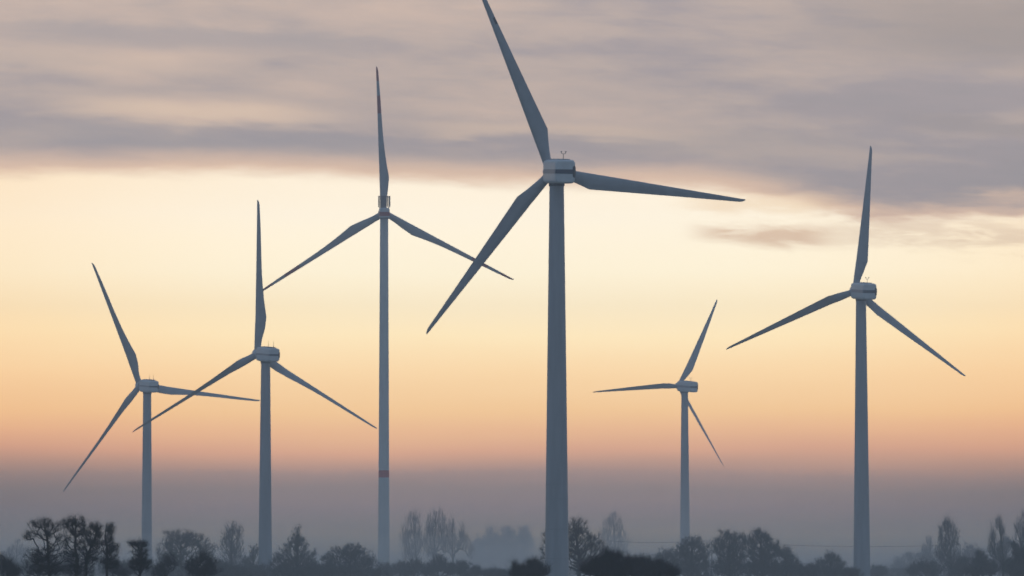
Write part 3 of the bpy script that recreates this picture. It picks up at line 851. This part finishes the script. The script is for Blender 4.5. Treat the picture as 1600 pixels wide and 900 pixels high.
# woods between main tower and right tower
BR = dict(group='hazy trees between the largest and the right turbine', twigs=5, leaf=.22, twig_len=1.3, tip_r=.026, trunk_r=.38, pads=130, pad_r=(2.0, 1.0), pf=0.55, up=.7)
plant('broad_tree', 'hazy round tree in front of the foot of the small distant turbine', 'tree', 1480, [(1082, 902), (1082, 876), (1081, 858)],
      [(1084, 848, 14, 10, 1.2), (1070, 860, 15, 14), (1098, 862, 15, 16), (1080, 880, 28, 18)], 71, n=1100, leaves=6000, **BR)
plant('broad_tree', 'low hazy tree left of the foot of the small distant turbine', 'tree', 1560, [(1040, 902), (1040, 882), (1040, 870)],
      [(1040, 868, 16, 9), (1022, 878, 10, 7, .6), (1054, 872, 12, 12), (1040, 888, 28, 12)], 72, n=700, leaves=3600, **dict(BR, trunk_r=.25))
plant('broad_tree', 'broad hazy tree, left one of the two tallest crowns between the turbines', 'tree', 1440, [(1140, 902), (1140, 872), (1140, 848)],
      [(1138, 840, 14, 11, 1.2), (1156, 846, 12, 14), (1122, 852, 12, 14), (1142, 864, 25, 16), (1138, 884, 30, 16)], 73, n=1400, leaves=7500, **BR)
plant('broad_tree', 'broad hazy tree, right one of the two tallest crowns between the turbines', 'tree', 1430, [(1190, 902), (1190, 872), (1188, 848)],
      [(1186, 839, 14, 12, 1.2), (1172, 850, 12, 14), (1204, 852, 14, 14), (1190, 866, 28, 16), (1192, 886, 32, 15)], 74, n=1500, leaves=8000, **BR)
plant('broad_tree', 'hazy tree sloping down at the right end of the clump between the turbines', 'tree', 1470, [(1228, 902), (1228, 880), (1226, 866)],
      [(1222, 864, 14, 11), (1236, 876, 15, 11), (1226, 890, 26, 11), (1248, 888, 10, 9)], 75, n=850, leaves=4600, **dict(BR, trunk_r=.28))
plant('broad_tree', 'small round hazy tree left of the right turbine tower', 'tree', 1500, [(1298, 902), (1298, 884), (1299, 872)],
      [(1299, 872, 12, 9, 1.3), (1284, 882, 13, 10), (1312, 882, 11, 12), (1272, 892, 12, 9), (1298, 893, 32, 10)], 76, n=1050, leaves=5600, **dict(BR, trunk_r=.28))
for (lab, D, base, lobes, sd_, nn) in [
    ('hazy low bush below the gap right of the red banded tower', 1650, 612, [(606, 890, 22, 9), (628, 886, 14, 8)], 81, 420),
    ('hazy rounded bush between the two left poplars', 1620, 690, [(688, 880, 15, 12), (672, 890, 14, 10), (704, 890, 14, 9)], 82, 620),
    ('hazy low bush at the foot of the right hand poplar', 1600, 722, [(722, 888, 14, 11), (742, 893, 14, 7)], 83, 420),
    ('hazy low bush at the foot of the left hand poplar', 1630, 650, [(648, 888, 16, 11), (634, 893, 12, 8)], 84, 420),
    ('low hazy bush below the pale foggy clump', 1500, 768, [(768, 896, 22, 6), (790, 898, 16, 5)], 85, 420),
    ('hazy bush right behind the right turbine tower', 1700, 1370, [(1372, 892, 16, 8), (1352, 896, 14, 6)], 86, 320),
    ('hazy bush at the foot of the slim pale tree', 1600, 1448, [(1444, 886, 16, 12), (1460, 890, 14, 12), (1428, 892, 14, 8)], 87, 520),
    ('hazy rounded bush right of the bushy poplar', 1520, 1506, [(1506, 882, 12, 11), (1496, 892, 16, 10)], 88, 480),
    ('darker bush with a spiky top between the bushy poplar and the right edge', 1300, 1534, [(1532, 878, 12, 12, 1.1), (1529, 866, 6, 6, .4), (1546, 888, 16, 12), (1522, 892, 16, 10)], 89, 700),
    ('dark bush in the bottom right corner of the picture', 1240, 1594, [(1590, 862, 9, 12, .9), (1598, 874, 14, 16, 1.2), (1580, 886, 16, 12), (1600, 892, 26, 12), (1585, 851, 5, 6, .3)], 90, 1000),
    ('low hazy bush between two turbine towers at the left', 1420, 505, [(506, 892, 16, 10), (494, 896, 12, 7)], 91, 380),
    ('low hazy bush at the foot of the slender bare tree', 1380, 345, [(346, 890, 18, 11), (368, 894, 16, 9)], 92, 480),
    ('low hazy bush behind the narrow dark tree', 1350, 190, [(196, 888, 18, 10), (168, 886, 16, 12)], 93, 480),
    ('low hazy bush hiding the foot of the small bare tree', 1500, 402, [(402, 893, 20, 9), (384, 896, 14, 8)], 94, 420),
    ('low hazy bush filling the gap left of the right turbine tower', 1440, 1262, [(1262, 893, 16, 9), (1330, 896, 14, 6)], 95, 420),
]:
    plant('bush', lab, 'bush', D, [(base, 902), (base, 893)], lobes, sd_, n=int(nn * 1.3), twigs=5, leaves=nn * 7, leaf=0.24, twig_len=1.3, tip_r=.024, pads=nn // 8, pad_r=(2.2, 0.9), pf=.5, up=.8, mt=M_twig, ml=M_leaf, group=G_BUSH, trunk_r=0.12, tree=False, steep=0.3)

def hedge(label, D, x0, x1, tops, seed):
    lobes = []
    rg_ = random.Random(seed)
    x = x0
    while x < x1:
        w_ = rg_.uniform(9, 17); t = (x - x0) / (x1 - x0) * (len(tops) - 1); k = min(int(t), len(tops) - 2)
        top = tops[k] + (tops[k + 1] - tops[k]) * (t - k) + rg_.uniform(-3, 4)
        h = (YH + 4 - top) / 2
        lobes.append((x, top + h, w_, h)); x += w_ * 1.1
    nn = len(lobes) * 95
    return plant('hedge', label, 'hedge', D, [((x0 + x1) / 2, 902), ((x0 + x1) / 2, 896)], lobes, seed, n=nn, twigs=4, leaves=nn * 4, leaf=0.3, twig_len=1.5, tip_r=.03,
                 trunk_r=0.12, tree=False, steep=0.1, pads=len(lobes) * 5, pad_r=(2.6, 0.9), group='overgrown hedges fading in the mist')


hedge('long low hedge in the mist from the left edge to the red banded tower', 1800, -30, 600, [876, 884, 880, 886, 884, 888], 101)
hedge('long low hedge in the mist right of the red banded tower', 1830, 606, 905, [884, 880, 884, 890, 892, 886], 102)
hedge('long low hedge in the mist ending at the right edge', 1790, 1240, 1640, [888, 890, 886, 884, 878, 878, 882], 103)

hedge('low hazy scrub at the feet of the trees between the largest and the right turbine', 1530, 1010, 1345, [892, 878, 876, 878, 884, 888, 892], 104)
hedge('low hazy scrub at the feet of the trees around the second turbine tower', 1490, 235, 600, [884, 880, 884, 886, 880, 886], 105)

# distant wood beyond the last turbine: one mass nobody could count
rs = np.random.default_rng(5)
lob = []
for k in range(330):
    D = rs.uniform(2750, 3500); px = rs.uniform(-700, 2300)
    s = D / F
    hgt = (15 + 9 * math.sin(px * 0.011 + 1) + 6 * math.sin(px * .037)) * rs.uniform(.6, 1.15)
    if 1370 < px < 1450: hgt += 12
    hgt = max(hgt, 6)
    c_ = np.array(at(px, YH - hgt * .45, D)); lob.append((c_, (rs.uniform(10, 18) * s, rs.uniform(3, 5), hgt * .55 * s), 1.0))
pts = sample_lobes(rs, lob, 26000); pts = pts[pts[:, 2] > -0.1]
n = len(pts)
d_ = rand_dir(rs, n) + np.array([[0, 0, .8]]); d_ /= np.linalg.norm(d_, axis=1, keepdims=True)
V1, F1 = spikes_np(pts, pts + d_ * rs.uniform(1.5, 4, (n, 1)), np.full(n, .09))
u_ = rand_dir(rs, n); v_ = np.cross(u_, d_); sz = rs.uniform(.5, 1.1, (n, 1))
V2 = np.stack([pts - u_ * sz, pts + v_ * sz * .6, pts + u_ * sz, pts - v_ * sz * .6], 1).reshape(-1, 3)
F2 = (np.arange(n) * 4)[:, None] + np.array([[0, 1, 2, 3]]) + len(V1)
tag(mesh_obj('distant_wood', np.concatenate([V1, V2]), F1.tolist() + F2.tolist(), [M_twig, M_leaf], mi=[0] * len(F1) + [1] * n),
    'far low wood fading into the mist along the horizon', 'wood', kind='stuff')

# ------------------------------------------------------------------ overhead line
pole_px = [(870, 838), (1112, 845), (1500, 851)]
PD = 1760
pl = []
for i, (px, py) in enumerate(pole_px):
    p = at(px, py, PD)
    r_ = empty('power_pole', (p.x, PD, 0))
    tag(r_, ['wooden power pole hidden behind the largest turbine tower', 'wooden power pole hidden among the hazy trees between the turbines', 'wooden power pole hidden behind the bushy poplar'][i], 'power pole', 'poles of the overhead line')
    mb = MB(); mb.tube((0, 0, -0.5), (0, 0, p.z - 0.25), 0.17, 0.12, 10); mb.build('post', [M_wood], r_)
    mb = MB(); mb.box((0, 0, p.z - 0.55), (0.14, 1.5, 0.14)); mb.build('crossarm', [M_wood], r_, smooth=False)
    mb = MB(); mb.tube((0, 0, p.z - 0.3), (0, 0, p.z), 0.06, 0.045, 8); mb.build('insulator', [M_dark], r_)
    pl.append(p)
mb = MB()
for a, b_ in zip(pl[:-1], pl[1:]):
    pr = None
    for k in range(25):
        t = k / 24; p = a.lerp(b_, t); p.z -= 4 * 1.1 * t * (1 - t)
        if pr is not None: mb.tube(pr, p, 0.055, 0.055, 5)
        pr = p
o = mb.build('power_cable', [M_wire])
tag(o, 'thin dark overhead cable crossing behind the right turbine tower', 'cable')


# ------------------------------------------------------------------ haze and ground mist
def volume_box(name, x0, x1, y0, y1, z0, z1, dens, col, aniso, label):
    mb = MB(); mb.box(((x0 + x1) / 2, (y0 + y1) / 2, (z0 + z1) / 2), (x1 - x0, y1 - y0, z1 - z0))
    m = bpy.data.materials.new(name + '_air'); m.use_nodes = True
    t = m.node_tree; t.nodes.clear()
    v = t.nodes.new('ShaderNodeVolumePrincipled'); v.inputs['Color'].default_value = (*col, 1)
    v.inputs['Density'].default_value = dens; v.inputs['Anisotropy'].default_value = aniso
    o_ = t.nodes.new('ShaderNodeOutputMaterial'); t.links.new(v.outputs[0], o_.inputs['Volume'])
    ob = mb.build(name, [m], smooth=False)
    tag(ob, label, 'haze', kind='stuff')
    ob.display_type = 'WIRE'
    return ob


HC = (1.0, 0.985, 0.985)
volume_box('haze', -1750, 1750, -350, HAZE_END, -2.0, HAZE_TOP, HAZE_D, HC, 0.0, 'pale dusk haze filling the air between the turbines')
for i, (z1, y0, dn) in enumerate(MISTS):
    volume_box('ground_mist', -1600 + i * 12, 1600 - i * 12, y0, HAZE_END - 60 - i * 15, -1.2 + i * .1, z1, dn, (1.0, 0.95, 0.91), 0.0,
               ['thin upper layer of grey mist behind the nearer trees', 'middle layer of grey mist behind the nearer trees', 'dense lowest layer of grey mist behind the nearer trees'][i])
